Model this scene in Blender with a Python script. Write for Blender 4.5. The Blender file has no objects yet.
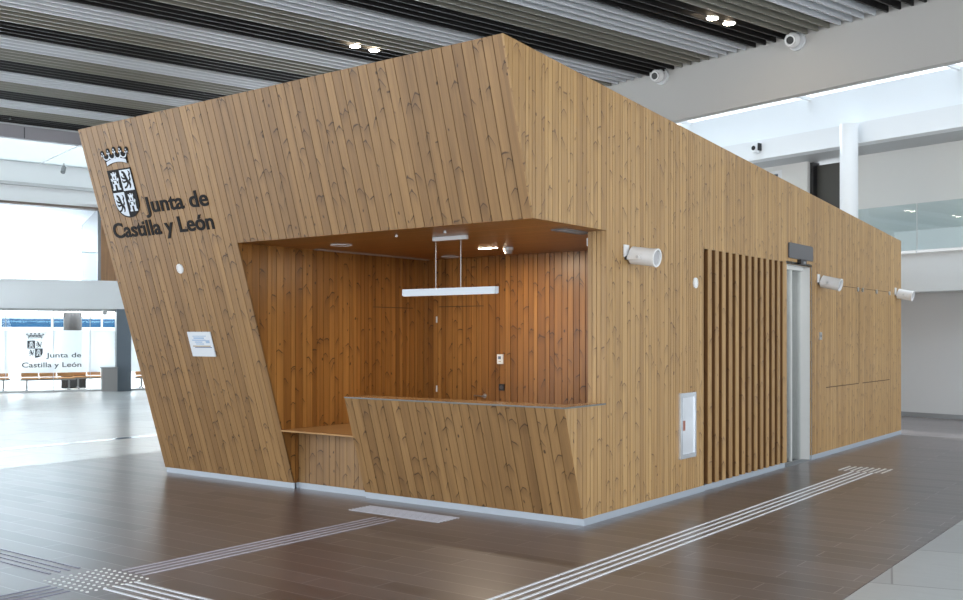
import bpy, bmesh, math, random
from mathutils import Vector, Matrix
random.seed(7)
scene = bpy.context.scene
COL = scene.collection

# ------------------------------------------------------------------ camera
cam = bpy.data.cameras.new('camera'); co = bpy.data.objects.new('camera', cam); COL.objects.link(co)
cam.sensor_width = 36; cam.lens = 36 * 1015 / 963; cam.shift_y = 36 / 963
cam.clip_end = 300
co.location = (4.416, -7.369, 1.6)
co.rotation_euler = (math.pi / 2, 0, math.radians(36.698))
scene.camera = co
scene.view_settings.view_transform = 'Standard'
scene.view_settings.look = 'None'
scene.view_settings.gamma = 1
scene.view_settings.use_curve_mapping = False
scene.view_settings.exposure = 0.0

# ------------------------------------------------------------------ frames
XH = Vector((.96755, -.25269, 0)); YH = Vector((.25269, .96755, 0)); UP = Vector((0, 0, 1))
def H(x, y, z): return tuple(XH * x + YH * y + UP * z)          # hall frame, turned 14.6 degrees from the kiosk
GP = Vector((-22.967, 7.144, 0)); GD = Vector((.4504, .8928, 0)).normalized(); GN = Vector((GD.y, -GD.x, 0))
def G(a, n, z): return tuple(GP + GD * a + GN * n + UP * z)      # left glazed front: along, towards the hall, up
def I(x, y, z): return (x, y, z)
def P(u, n, z):                                                  # on the leaning front: z measured as height
    return (u, -.3035 * z - n * .957, z - n * .29)
LEAN = .3035; SL = math.sqrt(1 + LEAN ** 2)

# ------------------------------------------------------------------ mesh builder
class MB:
    def __init__(s): s.v = []; s.f = []; s.uv = []; s.r = []
    def face(s, pts, uvs=None, r=0.5):
        n = len(s.v); s.v += [tuple(p) for p in pts]; s.f.append(tuple(range(n, n + len(pts))))
        s.uv.append(uvs or [(p[0], p[2]) for p in pts]); s.r.append(r); return s
    def box(s, x0, x1, y0, y1, z0, z1, T=I, r=0.5, grain='z'):
        c = [T(x, y, z) for z in (z0, z1) for y in (y0, y1) for x in (x0, x1)]
        L = [(x, y, z) for z in (z0, z1) for y in (y0, y1) for x in (x0, x1)]
        for q in ((0, 2, 3, 1), (4, 5, 7, 6), (0, 1, 5, 4), (2, 6, 7, 3), (0, 4, 6, 2), (1, 3, 7, 5)):
            if grain == 'z': uv = [(L[i][0] + L[i][1] + r * 40, L[i][2] + r * 31) for i in q]
            elif grain == 'x': uv = [(L[i][1] + L[i][2] + r * 40, L[i][0] + r * 31) for i in q]
            else: uv = [(L[i][0] + L[i][2] + r * 40, L[i][1] + r * 31) for i in q]
            s.face([c[i] for i in q], uv, r)
        return s
    def cyl(s, a, b, ra, rb=None, n=24, caps=True, T=I):
        rb = ra if rb is None else rb
        a = Vector(T(*a)); b = Vector(T(*b)); d = (b - a).normalized()
        t = Vector((0, 0, 1)) if abs(d.z) < .9 else Vector((1, 0, 0))
        e = d.cross(t).normalized(); g = d.cross(e)
        A = [a + (e * math.cos(2 * math.pi * i / n) + g * math.sin(2 * math.pi * i / n)) * ra for i in range(n)]
        B = [b + (e * math.cos(2 * math.pi * i / n) + g * math.sin(2 * math.pi * i / n)) * rb for i in range(n)]
        for i in range(n):
            j = (i + 1) % n
            s.face([A[i], A[j], B[j], B[i]], [(i / n, 0), (i / n + .01, 0), (i / n + .01, 1), (i / n, 1)])
        if caps: s.face(A[::-1], [(0, 0)] * n); s.face(B, [(0, 0)] * n)
        return s
    def ring(s, a, b, ro, ri, n=28, T=I):                        # tube with wall
        a = Vector(T(*a)); b = Vector(T(*b)); d = (b - a).normalized()
        t = Vector((0, 0, 1)) if abs(d.z) < .9 else Vector((1, 0, 0))
        e = d.cross(t).normalized(); g = d.cross(e)
        def c(o, r): return [o + (e * math.cos(2 * math.pi * i / n) + g * math.sin(2 * math.pi * i / n)) * r for i in range(n)]
        A, B, Cc, D = c(a, ro), c(b, ro), c(b, ri), c(a, ri)
        for X, Y in ((A, B), (B, Cc), (Cc, D), (D, A)):
            for i in range(n):
                j = (i + 1) % n; s.face([X[i], X[j], Y[j], Y[i]], [(0, 0)] * 4)
        return s
    def prism(s, pts, n0, n1, T):                                # polygon (u,z) extruded along the middle axis of T
        A = [T(u, n0, z) for u, z in pts]; B = [T(u, n1, z) for u, z in pts]; m = len(pts)
        s.face(A, [(0, 0)] * m); s.face(B[::-1], [(0, 0)] * m)
        for i in range(m):
            j = (i + 1) % m; s.face([A[i], B[i], B[j], A[j]], [(0, 0)] * 4)
        return s
    def ball(s, c, r, sz=1, n=16, T=I, zmin=-1):
        c = Vector(T(*c)); m = n // 2; R = []
        for k in range(m + 1):
            th = math.pi * k / m; zz = max(math.cos(th), zmin)
            R.append([c + Vector((math.sin(th) * math.cos(2 * math.pi * i / n) * r, math.sin(th) * math.sin(2 * math.pi * i / n) * r, zz * r * sz)) for i in range(n)])
        for k in range(m):
            for i in range(n):
                j = (i + 1) % n; s.face([R[k][i], R[k + 1][i], R[k + 1][j], R[k][j]], [(0, 0)] * 4)
        return s
    def build(s, name, mat, parent=None, smooth=False, fix=True):
        me = bpy.data.meshes.new(name)
        me.from_pydata(s.v, [], s.f)
        ul = me.uv_layers.new(name='UVMap'); k = 0
        for uv in s.uv:
            for p in uv: ul.data[k].uv = p; k += 1
        at = me.attributes.new('plank', 'FLOAT', 'FACE')
        for i, r in enumerate(s.r): at.data[i].value = r
        bm = bmesh.new(); bm.from_mesh(me)
        bmesh.ops.remove_doubles(bm, verts=bm.verts, dist=1e-5)
        if fix: bmesh.ops.recalc_face_normals(bm, faces=bm.faces)
        bm.to_mesh(me); bm.free()
        me.materials.append(mat)
        o = bpy.data.objects.new(name, me); COL.objects.link(o)
        if smooth:
            for p in me.polygons: p.use_smooth = len(p.vertices) == 4
            try: me.set_sharp_from_angle(angle=math.radians(40))
            except Exception: pass
        if parent:
            o.parent = parent
            base = parent
            off = Vector(base.location)
            while base.parent: base = base.parent; off += Vector(base.location)
            o.location = -off
        return o

def tag(o, label=None, cat=None, group=None, kind=None):
    if label: o['label'] = label
    if cat: o['category'] = cat
    if group: o['group'] = group
    if kind: o['kind'] = kind
    return o
def thing(name, label, cat, loc, group=None):
    o = bpy.data.objects.new(name, None); COL.objects.link(o); o.location = loc; o.empty_display_size = .1
    return tag(o, label, cat, group)
def recenter(o, loc):                                             # put a mesh thing's origin at its base
    loc = Vector(loc); o.data.transform(Matrix.Translation(-loc)); o.location = loc; return o

# ------------------------------------------------------------------ materials
def mat(name, col=(.8, .8, .8), rough=.5, metal=0, emit=None, es=0, spec=.5):
    m = bpy.data.materials.new(name); m.use_nodes = True; b = m.node_tree.nodes['Principled BSDF']
    b.inputs['Base Color'].default_value = (*col, 1); b.inputs['Roughness'].default_value = rough
    b.inputs['Metallic'].default_value = metal; b.inputs['Specular IOR Level'].default_value = spec
    if emit: b.inputs['Emission Color'].default_value = (*emit, 1); b.inputs['Emission Strength'].default_value = es
    return m
class N:
    def __init__(s, m): s.t = m.node_tree; s.n = m.node_tree.nodes; s.l = m.node_tree.links
    def new(s, t, **k):
        x = s.n.new(t)
        for a, b in k.items(): setattr(x, a, b)
        return x
    def put(s, sock, v):
        if isinstance(v, (int, float, tuple)): sock.default_value = v
        else: s.l.new(v, sock)
    def math(s, op, a, b=0.0, c=None):
        x = s.new('ShaderNodeMath', operation=op); s.put(x.inputs[0], a); s.put(x.inputs[1], b)
        if c is not None: s.put(x.inputs[2], c)
        return x.outputs[0]
    def mix(s, f, a, b, mode='MIX'):
        x = s.new('ShaderNodeMix', data_type='RGBA', blend_type=mode); s.put(x.inputs[0], f); s.put(x.inputs[6], a); s.put(x.inputs[7], b)
        return x.outputs[2]
    def ramp(s, f, stops):
        x = s.new('ShaderNodeValToRGB'); e = x.color_ramp.elements
        while len(e) < len(stops): e.new(.5)
        for i, (p, c) in enumerate(stops): e[i].position = p; e[i].color = (*c, 1)
        s.put(x.inputs[0], f); return x.outputs[0]

def wood(name, c1, c2, c3, dark, rough=.45, knots=1.0):
    m = bpy.data.materials.new(name); m.use_nodes = True; n = N(m); b = n.n['Principled BSDF']
    uv = n.new('ShaderNodeUVMap', uv_map='UVMap').outputs[0]
    sep = n.new('ShaderNodeSeparateXYZ'); n.l.new(uv, sep.inputs[0]); u, v = sep.outputs[0], sep.outputs[1]
    at = n.new('ShaderNodeAttribute', attribute_name='plank').outputs['Fac']
    base = n.ramp(at, [(0, c1), (.45, c2), (1, c3)])
    def noise(su, sv, det=2, dist=0):
        c = n.new('ShaderNodeCombineXYZ'); n.put(c.inputs[0], n.math('MULTIPLY', u, su)); n.put(c.inputs[1], n.math('MULTIPLY', v, sv))
        x = n.new('ShaderNodeTexNoise', noise_dimensions='2D'); n.l.new(c.outputs[0], x.inputs[0]); x.inputs['Scale'].default_value = 1
        x.inputs['Detail'].default_value = det; x.inputs['Distortion'].default_value = dist; return x.outputs[0]
    g1 = noise(70, 1.6, 3, .4); g2 = noise(16, .7, 2)
    k = n.math('ADD', n.math('MULTIPLY', g1, .35), n.math('MULTIPLY', g2, .55))
    base = n.mix(n.ramp(k, [(.33, (0, 0, 0)), (.62, (.75, .75, .75))]), base, n.mix(.5, base, (*dark, 1)))
    # knots: one per irregular cell, with a dark eye and an arched figure over it
    def knot(cu, cv, seed, rk, ra, lean_, th_):
        cc = n.new('ShaderNodeCombineXYZ')
        n.put(cc.inputs[0], n.math('MULTIPLY_ADD', u, 1 / cu, seed)); n.put(cc.inputs[1], n.math('MULTIPLY_ADD', v, 1 / cv, seed * 1.7))
        vo = n.new('ShaderNodeTexVoronoi', voronoi_dimensions='2D'); vo.inputs['Scale'].default_value = 1; n.l.new(cc.outputs[0], vo.inputs[0])
        d = n.new('ShaderNodeVectorMath', operation='SUBTRACT'); n.l.new(cc.outputs[0], d.inputs[0]); n.l.new(vo.outputs['Position'], d.inputs[1])
        ds = n.new('ShaderNodeSeparateXYZ'); n.l.new(d.outputs[0], ds.inputs[0])
        du = n.math('MULTIPLY', ds.outputs[0], cu); dv = n.math('MULTIPLY', ds.outputs[1], cv)
        cr = n.new('ShaderNodeSeparateColor'); n.l.new(vo.outputs['Color'], cr.inputs[0])
        on = n.math('GREATER_THAN', cr.outputs[0], .22)
        tilt = n.math('MULTIPLY', n.math('SUBTRACT', cr.outputs[1], .5), 1.6)
        dv = n.math('ADD', dv, n.math('MULTIPLY', du, tilt))
        wob = n.math('MULTIPLY', n.math('SUBTRACT', noise(24, 14, 2), .5), .014)
        wob2 = n.math('MULTIPLY', n.math('SUBTRACT', noise(12, 6, 1), .5), .035)
        adu = n.math('ABSOLUTE', n.math('ADD', du, wob))
        # branch figure: an inverted V or arch that fades downwards
        arch = n.math('ADD', dv, n.math('ADD', n.math('MULTIPLY', n.math('POWER', adu, 1.35), lean_), wob2))
        line = n.new('ShaderNodeMapRange', interpolation_type='SMOOTHSTEP'); n.put(line.inputs[0], n.math('ABSOLUTE', arch)); line.inputs[1].default_value = th_; line.inputs[2].default_value = th_ * .15
        fade = n.new('ShaderNodeMapRange', interpolation_type='SMOOTHSTEP'); n.put(fade.inputs[0], adu); fade.inputs[1].default_value = ra; fade.inputs[2].default_value = ra * .45
        arc = n.math('MULTIPLY', line.outputs[0], fade.outputs[0])
        body = n.new('ShaderNodeMapRange', interpolation_type='SMOOTHSTEP'); n.put(body.inputs[0], n.math('MULTIPLY', arch, -1)); body.inputs[1].default_value = .11; body.inputs[2].default_value = .0
        body = n.math('MULTIPLY', n.math('MULTIPLY', body.outputs[0], fade.outputs[0]), n.math('LESS_THAN', arch, .0))
        q = n.math('ADD', n.math('SQRT', n.math('ADD', n.math('MULTIPLY', du, du), n.math('MULTIPLY', n.math('MULTIPLY', dv, dv), .4))), wob)
        eye = n.new('ShaderNodeMapRange', interpolation_type='SMOOTHSTEP'); n.put(eye.inputs[0], q)
        eye.inputs[1].default_value = rk; eye.inputs[2].default_value = rk * .4
        a_ = n.math('MULTIPLY', n.math('MAXIMUM', arc, n.math('MULTIPLY', body, .30)), n.math('GREATER_THAN', cr.outputs[2], .25))
        e_ = n.math('MULTIPLY', eye.outputs[0], n.math('LESS_THAN', cr.outputs[2], .55))
        return n.math('MULTIPLY', n.math('MAXIMUM', e_, a_), n.math('MULTIPLY', on, .9))
    kk = n.math('MAXIMUM', knot(.12, .40, 3.3, .012, .060, 3.0, .010), knot(.19, .70, 11.9, .009, .08, 2.0, .012))
    base = n.mix(n.math('MULTIPLY', kk, knots), base, (*dark, 1))
    n.l.new(base, b.inputs['Base Color']); b.inputs['Roughness'].default_value = rough
    bp = n.new('ShaderNodeBump'); bp.inputs['Strength'].default_value = .25; bp.inputs['Distance'].default_value = .002
    n.l.new(g1, bp.inputs['Height']); n.l.new(bp.outputs[0], b.inputs['Normal'])
    return m

M = {}
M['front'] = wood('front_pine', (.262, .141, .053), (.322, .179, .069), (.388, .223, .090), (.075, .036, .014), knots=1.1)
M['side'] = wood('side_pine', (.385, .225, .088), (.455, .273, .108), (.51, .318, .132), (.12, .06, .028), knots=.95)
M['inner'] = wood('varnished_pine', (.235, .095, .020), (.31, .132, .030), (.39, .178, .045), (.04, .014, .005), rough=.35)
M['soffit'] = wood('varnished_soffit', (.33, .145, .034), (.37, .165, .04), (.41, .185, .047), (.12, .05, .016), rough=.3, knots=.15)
M['top'] = wood('lacquered_top', (.52, .31, .14), (.55, .33, .15), (.58, .35, .16), (.3, .16, .07), rough=.2, knots=.3)
M['slatbody'] = wood('dark_slat_body', (.17, .078, .028), (.20, .09, .03), (.23, .105, .036), (.06, .03, .01), knots=.6)  # slat bodies darker than their front faces
M['backing'] = mat('groove_timber', (.10, .052, .022), .7)
M['kick'] = mat('aluminium_kickboard', (.44, .49, .55), .38, .3)
M['white'] = mat('white_paint', (.78, .80, .82), .55)
M['whitegloss'] = mat('white_enamel', (.80, .80, .80), .25)
M['cream'] = mat('cream_wall', (.70, .70, .68), .6)
M['grey'] = mat('grey_plaster', (.50, .51, .52), .6)
M['darkgrey'] = mat('dark_grey_plate', (.075, .072, .08), .35)
M['black'] = mat('black_plastic', (.012, .012, .013), .35)
M['sign'] = mat('black_sign_vinyl', (.012, .011, .012), .6, spec=.15)
M['signwhite'] = mat('white_sign_vinyl', (.66, .72, .80), .4)
M['steel'] = mat('brushed_steel', (.62, .64, .66), .28, 1)
M['mirror'] = mat('polished_steel', (.80, .83, .86), .08, 1)
M['slat_black'] = mat('black_baffle', (.010, .009, .009), .5)
M['slat_olive'] = mat('olive_grey_baffle', (.25, .24, .20), .4)
M['slat_light'] = mat('light_grey_baffle', (.66, .68, .71), .35)
M['plenum'] = mat('plenum_grey', (.055, .047, .047), .9)
M['fascia'] = mat('fascia_plaster', (.56, .55, .53), .5)
M['bluewall'] = mat('light_shaft_plaster', (.86, .90, .94), .6)
M['column_dark'] = mat('slate_grey_column', (.13, .165, .20), .35)
M['column_mid'] = mat('grey_column', (.02, .02, .022), .5)
M['stud'] = mat('steel_stud', (.80, .80, .78), .35, .1)
M['bar'] = mat('tactile_bar', (.86, .89, .93), .3, .0)
M['bar_dark'] = mat('tactile_bar_dark', (.27, .26, .32), .35, .5)
M['lens'] = mat('speaker_grille', (.42, .42, .43), .6)
M['led'] = mat('led_light', (1, 1, 1), .5, 0, (1, .88, .68), 60)
M['spot'] = mat('downlight_lens', (1, 1, 1), .5, 0, (1, .84, .62), 90)
M['panel_light'] = mat('light_panel', (1, 1, 1), .5, 0, (.93, .97, 1), 3.0)
M['orangewood'] = mat('bench_wood', (.55, .27, .10), .4)
M['skirt'] = mat('grey_skirting', (.22, .23, .24), .5)
M['panel_dark'] = mat('dark_door', (.055, .053, .045), .5)
M['brownpanel'] = wood('brown_panel', (.60, .34, .17), (.65, .38, .2), (.7, .42, .22), (.3, .17, .1), knots=.2)
M['paper'] = mat('white_notice', (.75, .79, .84), .35)
M['ink_blue'] = mat('pale_blue_print', (.38, .52, .70), .4)
M['ink_tan'] = mat('tan_print', (.48, .36, .22), .4)
M['ink_navy'] = mat('slate_print', (.13, .18, .28), .4)
M['terracotta'] = mat('lock_label', (.33, .13, .09), .4)

def glass(name, tint=(1, 1, 1), refl=1.0, rough=.0):
    m = bpy.data.materials.new(name); m.use_nodes = True; n = N(m); n.n.remove(n.n['Principled BSDF'])
    out = n.n['Material Output']
    tr = n.new('ShaderNodeBsdfTransparent'); tr.inputs[0].default_value = (*tint, 1)
    gl = n.new('ShaderNodeBsdfGlossy'); gl.inputs['Roughness'].default_value = rough
    fr = n.new('ShaderNodeFresnel'); fr.inputs[0].default_value = 1.45
    mx = n.new('ShaderNodeMixShader'); n.l.new(n.math('MULTIPLY', fr.outputs[0], refl), mx.inputs[0])
    n.l.new(tr.outputs[0], mx.inputs[1]); n.l.new(gl.outputs[0], mx.inputs[2]); n.l.new(mx.outputs[0], out.inputs[0])
    return m
def frosted(name, col, clear):
    m = bpy.data.materials.new(name); m.use_nodes = True; n = N(m); n.n.remove(n.n['Principled BSDF'])
    out = n.n['Material Output']
    tr = n.new('ShaderNodeBsdfTransparent'); tl = n.new('ShaderNodeBsdfTranslucent'); tl.inputs[0].default_value = (*col, 1)
    df = n.new('ShaderNodeBsdfDiffuse'); df.inputs[0].default_value = (*col, 1)
    a = n.new('ShaderNodeMixShader'); a.inputs[0].default_value = .4; n.l.new(tl.outputs[0], a.inputs[1]); n.l.new(df.outputs[0], a.inputs[2])
    mx = n.new('ShaderNodeMixShader'); mx.inputs[0].default_value = clear
    n.l.new(a.outputs[0], mx.inputs[1]); n.l.new(tr.outputs[0], mx.inputs[2]); n.l.new(mx.outputs[0], out.inputs[0])
    return m
M['glass'] = glass('clear_glass', (.96, .98, .98), .8)
M['rail'] = glass('rail_glass', (.84, .90, .91), 1.0)
M['bluepane'] = glass('blue_pane', (.16, .30, .42), .5)
M['frost'] = frosted('frosted_film', (.9, .95, .98), .3)
M['frost_up'] = frosted('frosted_upper_glass', (.93, .97, 1.0), .03)

def tiles(name, c1, c2, mortar, w, h, rough, off=.5, ms=.004, rot=0, shift=(0, 0), bump=.2, rvar=.05, spec=.5):
    m = bpy.data.materials.new(name); m.use_nodes = True; n = N(m); b = n.n['Principled BSDF']
    g = n.new('ShaderNodeNewGeometry'); mp = n.new('ShaderNodeMapping'); n.l.new(g.outputs['Position'], mp.inputs[0])
    mp.inputs['Rotation'].default_value = (0, 0, rot); mp.inputs['Location'].default_value = (*shift, 0)
    b.inputs['Specular IOR Level'].default_value = min(spec, .8)
    if spec >= 1: b.inputs['IOR'].default_value = 2.3
    br = n.new('ShaderNodeTexBrick', offset=off, squash=1.0); n.l.new(mp.outputs[0], br.inputs[0])
    br.inputs['Scale'].default_value = 1; br.inputs['Brick Width'].default_value = w; br.inputs['Row Height'].default_value = h
    br.inputs['Mortar Size'].default_value = ms; br.inputs['Mortar Smooth'].default_value = .3; br.inputs['Bias'].default_value = 0
    br.inputs['Color1'].default_value = (*c1, 1); br.inputs['Color2'].default_value = (*c2, 1); br.inputs['Mortar'].default_value = (*mortar, 1)
    mp2 = n.new('ShaderNodeMapping'); n.l.new(g.outputs['Position'], mp2.inputs[0]); mp2.inputs['Scale'].default_value = (2, 14, 1); mp2.inputs['Rotation'].default_value = (0, 0, rot)
    no = n.new('ShaderNodeTexNoise'); n.l.new(mp2.outputs[0], no.inputs[0]); no.inputs['Scale'].default_value = 1.5; no.inputs['Detail'].default_value = 3
    c = n.mix(.15, br.outputs[0], n.ramp(no.outputs[0], [(.3, (.35, .35, .35)), (.7, (.65, .65, .65))]), 'OVERLAY')
    n.l.new(c, b.inputs['Base Color'])
    n.put(b.inputs['Roughness'], n.math('MULTIPLY_ADD', no.outputs[0], rvar, rough - rvar / 2))
    bp = n.new('ShaderNodeBump'); bp.inputs['Strength'].default_value = bump; bp.inputs['Distance'].default_value = .002; bp.invert = True
    n.l.new(br.outputs['Fac'], bp.inputs['Height']); n.l.new(bp.outputs[0], b.inputs['Normal'])
    return m
M['floor'] = tiles('dark_plank_tile', (.072, .057, .057), (.14, .113, .112), (.30, .27, .28), 1.2, .2, .29, .37, .0045, bump=.05, rvar=.02, spec=1.0)
M['floor_light'] = tiles('pale_tile', (.42, .43, .43), (.50, .51, .50), (.25, .25, .25), 1.2, 1.2, .3, .5, .008, rot=-.26)

# ------------------------------------------------------------------ setting: floor
def st(o): return tag(o, kind='structure')
def sheet(name, poly, m, z=0, th=.1):
    mb = MB(); mb.face([(x, y, z) for x, y in poly]); mb.face([(x, y, z - th) for x, y in poly][::-1]);
    k = len(poly)
    for i in range(k):
        a, b = poly[i], poly[(i + 1) % k]
        mb.face([(a[0], a[1], z), (a[0], a[1], z - th), (b[0], b[1], z - th), (b[0], b[1], z)])
    return st(mb.build(name, m))
sheet('floor', [(-7.55, -16), (2.49, -16), (2.49, 16.5), (-7.55, 16.5)], M['floor'])
sheet('floor_pale_left', [(-48, -16), (-7.555, -16), (-7.555, 45), (-48, 45)], tiles('pale_tile_lit', (.66, .68, .68), (.74, .76, .76), (.45, .46, .46), 1.2, 1.2, .25, .5, .008, rot=-.26, bump=.03, spec=.8))  # lighter copy of the pale tile, hall light put into its colour
sheet('floor_pale_right', [(2.495, -16), (16, -16), (16, 16.5), (2.495, 16.5)], M['floor_light'])
st(MB().box(-9.66, -9.46, -8, 12, .0, .003).build('trim_sun_streak', M['mirror']))  # mirror strip added to stand in for the white sun streak
st(MB().box(-4, 2.48, 9.88, 9.92, .0, .003).build('trim_2', M['mirror']))

# ------------------------------------------------------------------ setting: slatted ceiling
ZC = 6.5
ceil = st(MB().box(-19.2, 9, -14, 8.42, 7.0, 7.1, H).build('ceiling', M['plenum']))
groups = {'black': MB(), 'olive': MB(), 'light': MB()}
k = -84
while True:
    x = -4.43 + .2 * k
    k += 1
    if x < -19.1: continue
    if x > 8.9: break
    ph = (k - 1) % 12
    g = 'black' if ph < 4 else ('olive' if ph < 8 else 'light')
    groups[g].box(x - .016, x + .016, -14, 8.40, ZC, ZC + .16, H)
for g, mb in groups.items():
    tag(mb.build(g + '_baffles', M['slat_' + g], ceil), label=g.replace('olive', 'olive grey') + ' ceiling baffles')

# right-hand fascia, light shaft, beam
st(MB().box(-19.2, 9, 8.42, 8.60, 5.56, 7.4, H).build('wall_fascia', M['fascia']))
st(MB().box(-19.2, 9, 12.70, 12.95, 5.90, 6.61, H).build('wall_shaft', M['bluewall']))
st(MB().box(-22, 9, 12.68, 13.0, 5.48, 5.899, H).build('trim_beam', M['white']))
st(MB().box(-22, 9, 13.0, 18.5, 5.48, 5.6, H).build('ceiling_balcony', M['grey']))
sk = st(MB().box(-19.2, 9, 8.60, 12.70, 6.62, 6.635, H).build('window_9', M['glass']))
fr = MB()
for x in (-15.8, -12.6, -9.4, -6.2, -3.05, .1, 3.2, 6.4):
    fr.box(x - .03, x + .03, 8.60, 12.70, 6.54, 6.615, H); 
fr.build('window_frame', M['white'], sk)

# upper floor on the right
st(MB().box(-22, 9, 12.68, 18.5, 2.45, 3.22, H).build('floor_balcony', mat('balcony_edge', (.60, .62, .63), .5)))
st(MB().box(-22, 9, 12.655, 12.68, 3.19, 3.24, H).build('trim_balcony_nosing', M['steel']))
bw = MB(); BY = 13.73
bw.box(-6.05, 9, BY + .25, BY + .4, 3.22, 5.48, H); bw.box(-7.61, -6.95, BY, BY + .4, 3.22, 5.48, H); bw.box(-22, -8.25, BY, BY + .4, 3.22, 5.48, H)
bw.box(-8.25, -7.61, BY, BY + .4, 5.36, 5.48, H); bw.box(-8.25, -7.61, BY, BY + .4, 3.22, 4.1, H)
st(bw.build('wall_upper_back', M['cream']))
d = st(MB().box(-6.95, -6.05, BY + .25, BY + .33, 3.22, 5.40, H).build('door_1', M['panel_dark']))
MB().box(-6.95, -6.87, BY + .1, BY + .34, 3.22, 5.46, H).build('door_frame', M['black'], d)
w = st(MB().box(-8.2, -7.72, BY + .08, BY + .1, 4.1, 5.31, H).build('window_8', mat('blue_window_pane', (.10, .13, .17), .1)))
f = MB(); f.box(-8.25, -8.19, BY, BY + .12, 4.1, 5.36, H); f.box(-7.71, -7.61, BY - .01, BY + .12, 4.1, 5.36, H); f.box(-8.25, -7.61, BY - .01, BY + .12, 5.31, 5.37, H); f.build('window_frame', M['white'], w)
# balcony glass balustrade panes
xs = [-9.9, -7.85, -5.86, -3.835, -1.8, .2, 2.2, 4.2]
for i in range(2, 4):
    t = thing('glass_balustrade', ['clear glass balustrade pane joining the white round column on the upper floor',
        'clear glass balustrade pane on the upper floor, cut by the right edge of the photo',
        'clear glass balustrade pane on the upper floor at the far right, third from the column'][i - 2], 'balustrade', H(xs[i], 12.66, 3.24), 'glass balustrade panes on the upper floor')
    MB().box(xs[i] + .012, xs[i + 1] - .012, 12.64, 12.653, 3.245, 4.14, H).build('pane', M['rail'], t)
    MB().box(xs[i] + .012, xs[i + 1] - .012, 12.63, 12.653, 3.19, 3.245, H).build('shoe_rail', M['steel'], t)
# column
t = thing('round_column', 'tall white round column standing in front of the upper floor, right of the dark door', 'column', H(-5.15, 12.45, 0))
MB().cyl((-5.15, 12.45, 0), (-5.15, 12.45, 5.84), .175, n=40, T=H).build('shaft', M['white'], t, smooth=True)
MB().cyl((-5.15, 12.45, 0), (-5.15, 12.45, .1), .19, n=40, T=H).build('base_collar', M['steel'], t, smooth=True)
# ground floor wall under the balcony
st(MB().box(-22, 9, 13.28, 13.45, 0, 2.45, H).build('wall_ground', M['grey']))
st(MB().box(-22, 9, 13.25, 13.28, 0, .09, H).build('baseboard_ground', M['skirt']))
# wall loudspeaker on beam
t = thing('wall_loudspeaker', 'small white wall loudspeaker with black front on the beam above the kiosk roof', 'loudspeaker', H(-7.5, 12.66, 5.60))
MB().box(-7.56, -7.42, 12.54, 12.66, 5.62, 5.80, H).build('housing', M['white'], t)
MB().cyl((-7.51, 12.537, 5.72), (-7.51, 12.53, 5.72), .05, n=20, T=H).build('grille', M['black'], t)
MB().box(-7.42, -7.40, 12.56, 12.68, 5.66, 5.82, H).build('bracket', M['black'], t)
# ball cameras at the fascia
for x, z, lab in ((-6.50, 6.42, 'white ball-shaped nozzle on the fascia nearest the kiosk peak'), (-3.61, 6.42, 'white ball-shaped nozzle on the fascia right of the lit downlights')):
    t = thing('ball_nozzle', lab, 'air nozzle', H(x, 8.40, z), 'ball nozzles on the ceiling fascia')
    MB().cyl((x, 8.418, z), (x, 8.37, z), .15, n=28, T=H).build('collar', M['white'], t, smooth=True)
    MB().ball((x, 8.27, z), .13, n=24, T=H).build('ball', M['whitegloss'], t, smooth=True)
    a = Vector((x, 8.27, z)); dr = Vector((.35, -1, -.28)).normalized()
    MB().ring(tuple(a + dr * .12), tuple(a + dr * .16), .085, .062, T=H).build('nozzle_rim', M['whitegloss'], t, smooth=True)
    MB().cyl(tuple(a + dr * .125), tuple(a + dr * .142), .061, n=24, T=H).build('nozzle_mouth', M['black'], t)

# downlights
def downlight(x, y, lab, grp):
    t = thing('ceiling_downlight', lab, 'downlight', H(x, y, 6.485), grp)
    MB().ring((x, y, 6.49), (x, y, 6.475), .10, .085, T=H).build('trim_ring', M['white'], t, smooth=True)
    MB().cyl((x, y, 6.485), (x, y, 6.47), .084, n=24, T=H).build('lamp_lens', M['spot'], t)
    L = bpy.data.lights.new('downlight', 'SPOT'); L.energy = 120; L.color = (1, .83, .62); L.spot_size = math.radians(85); L.spot_blend = .6; L.shadow_soft_size = .08
    o = bpy.data.objects.new('lamp', L); COL.objects.link(o); o.parent = t; o.location = Vector(H(x, y, 6.40)) - Vector(t.location)
for x, y, lab in ((-8.54, 3.0, 'left lit downlight of the pair above the kiosk front'), (-8.54, 3.38, 'right lit downlight of the pair above the kiosk front'),
                  (-3.82, 6.49, 'left lit downlight of the pair above the kiosk side'), (-3.82, 6.90, 'right lit downlight of the pair above the kiosk side')):
    downlight(x, y, lab, 'lit downlights in the slatted ceiling')
for x, y in ((-14.35, -6.3), (-14.35, -6.72), (-14.05, -9.3), (-14.05, -9.75)):
    downlight(x, y, 'lit downlight of the slatted ceiling mirrored in the balustrade glass', 'downlights seen only in reflection')

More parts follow.
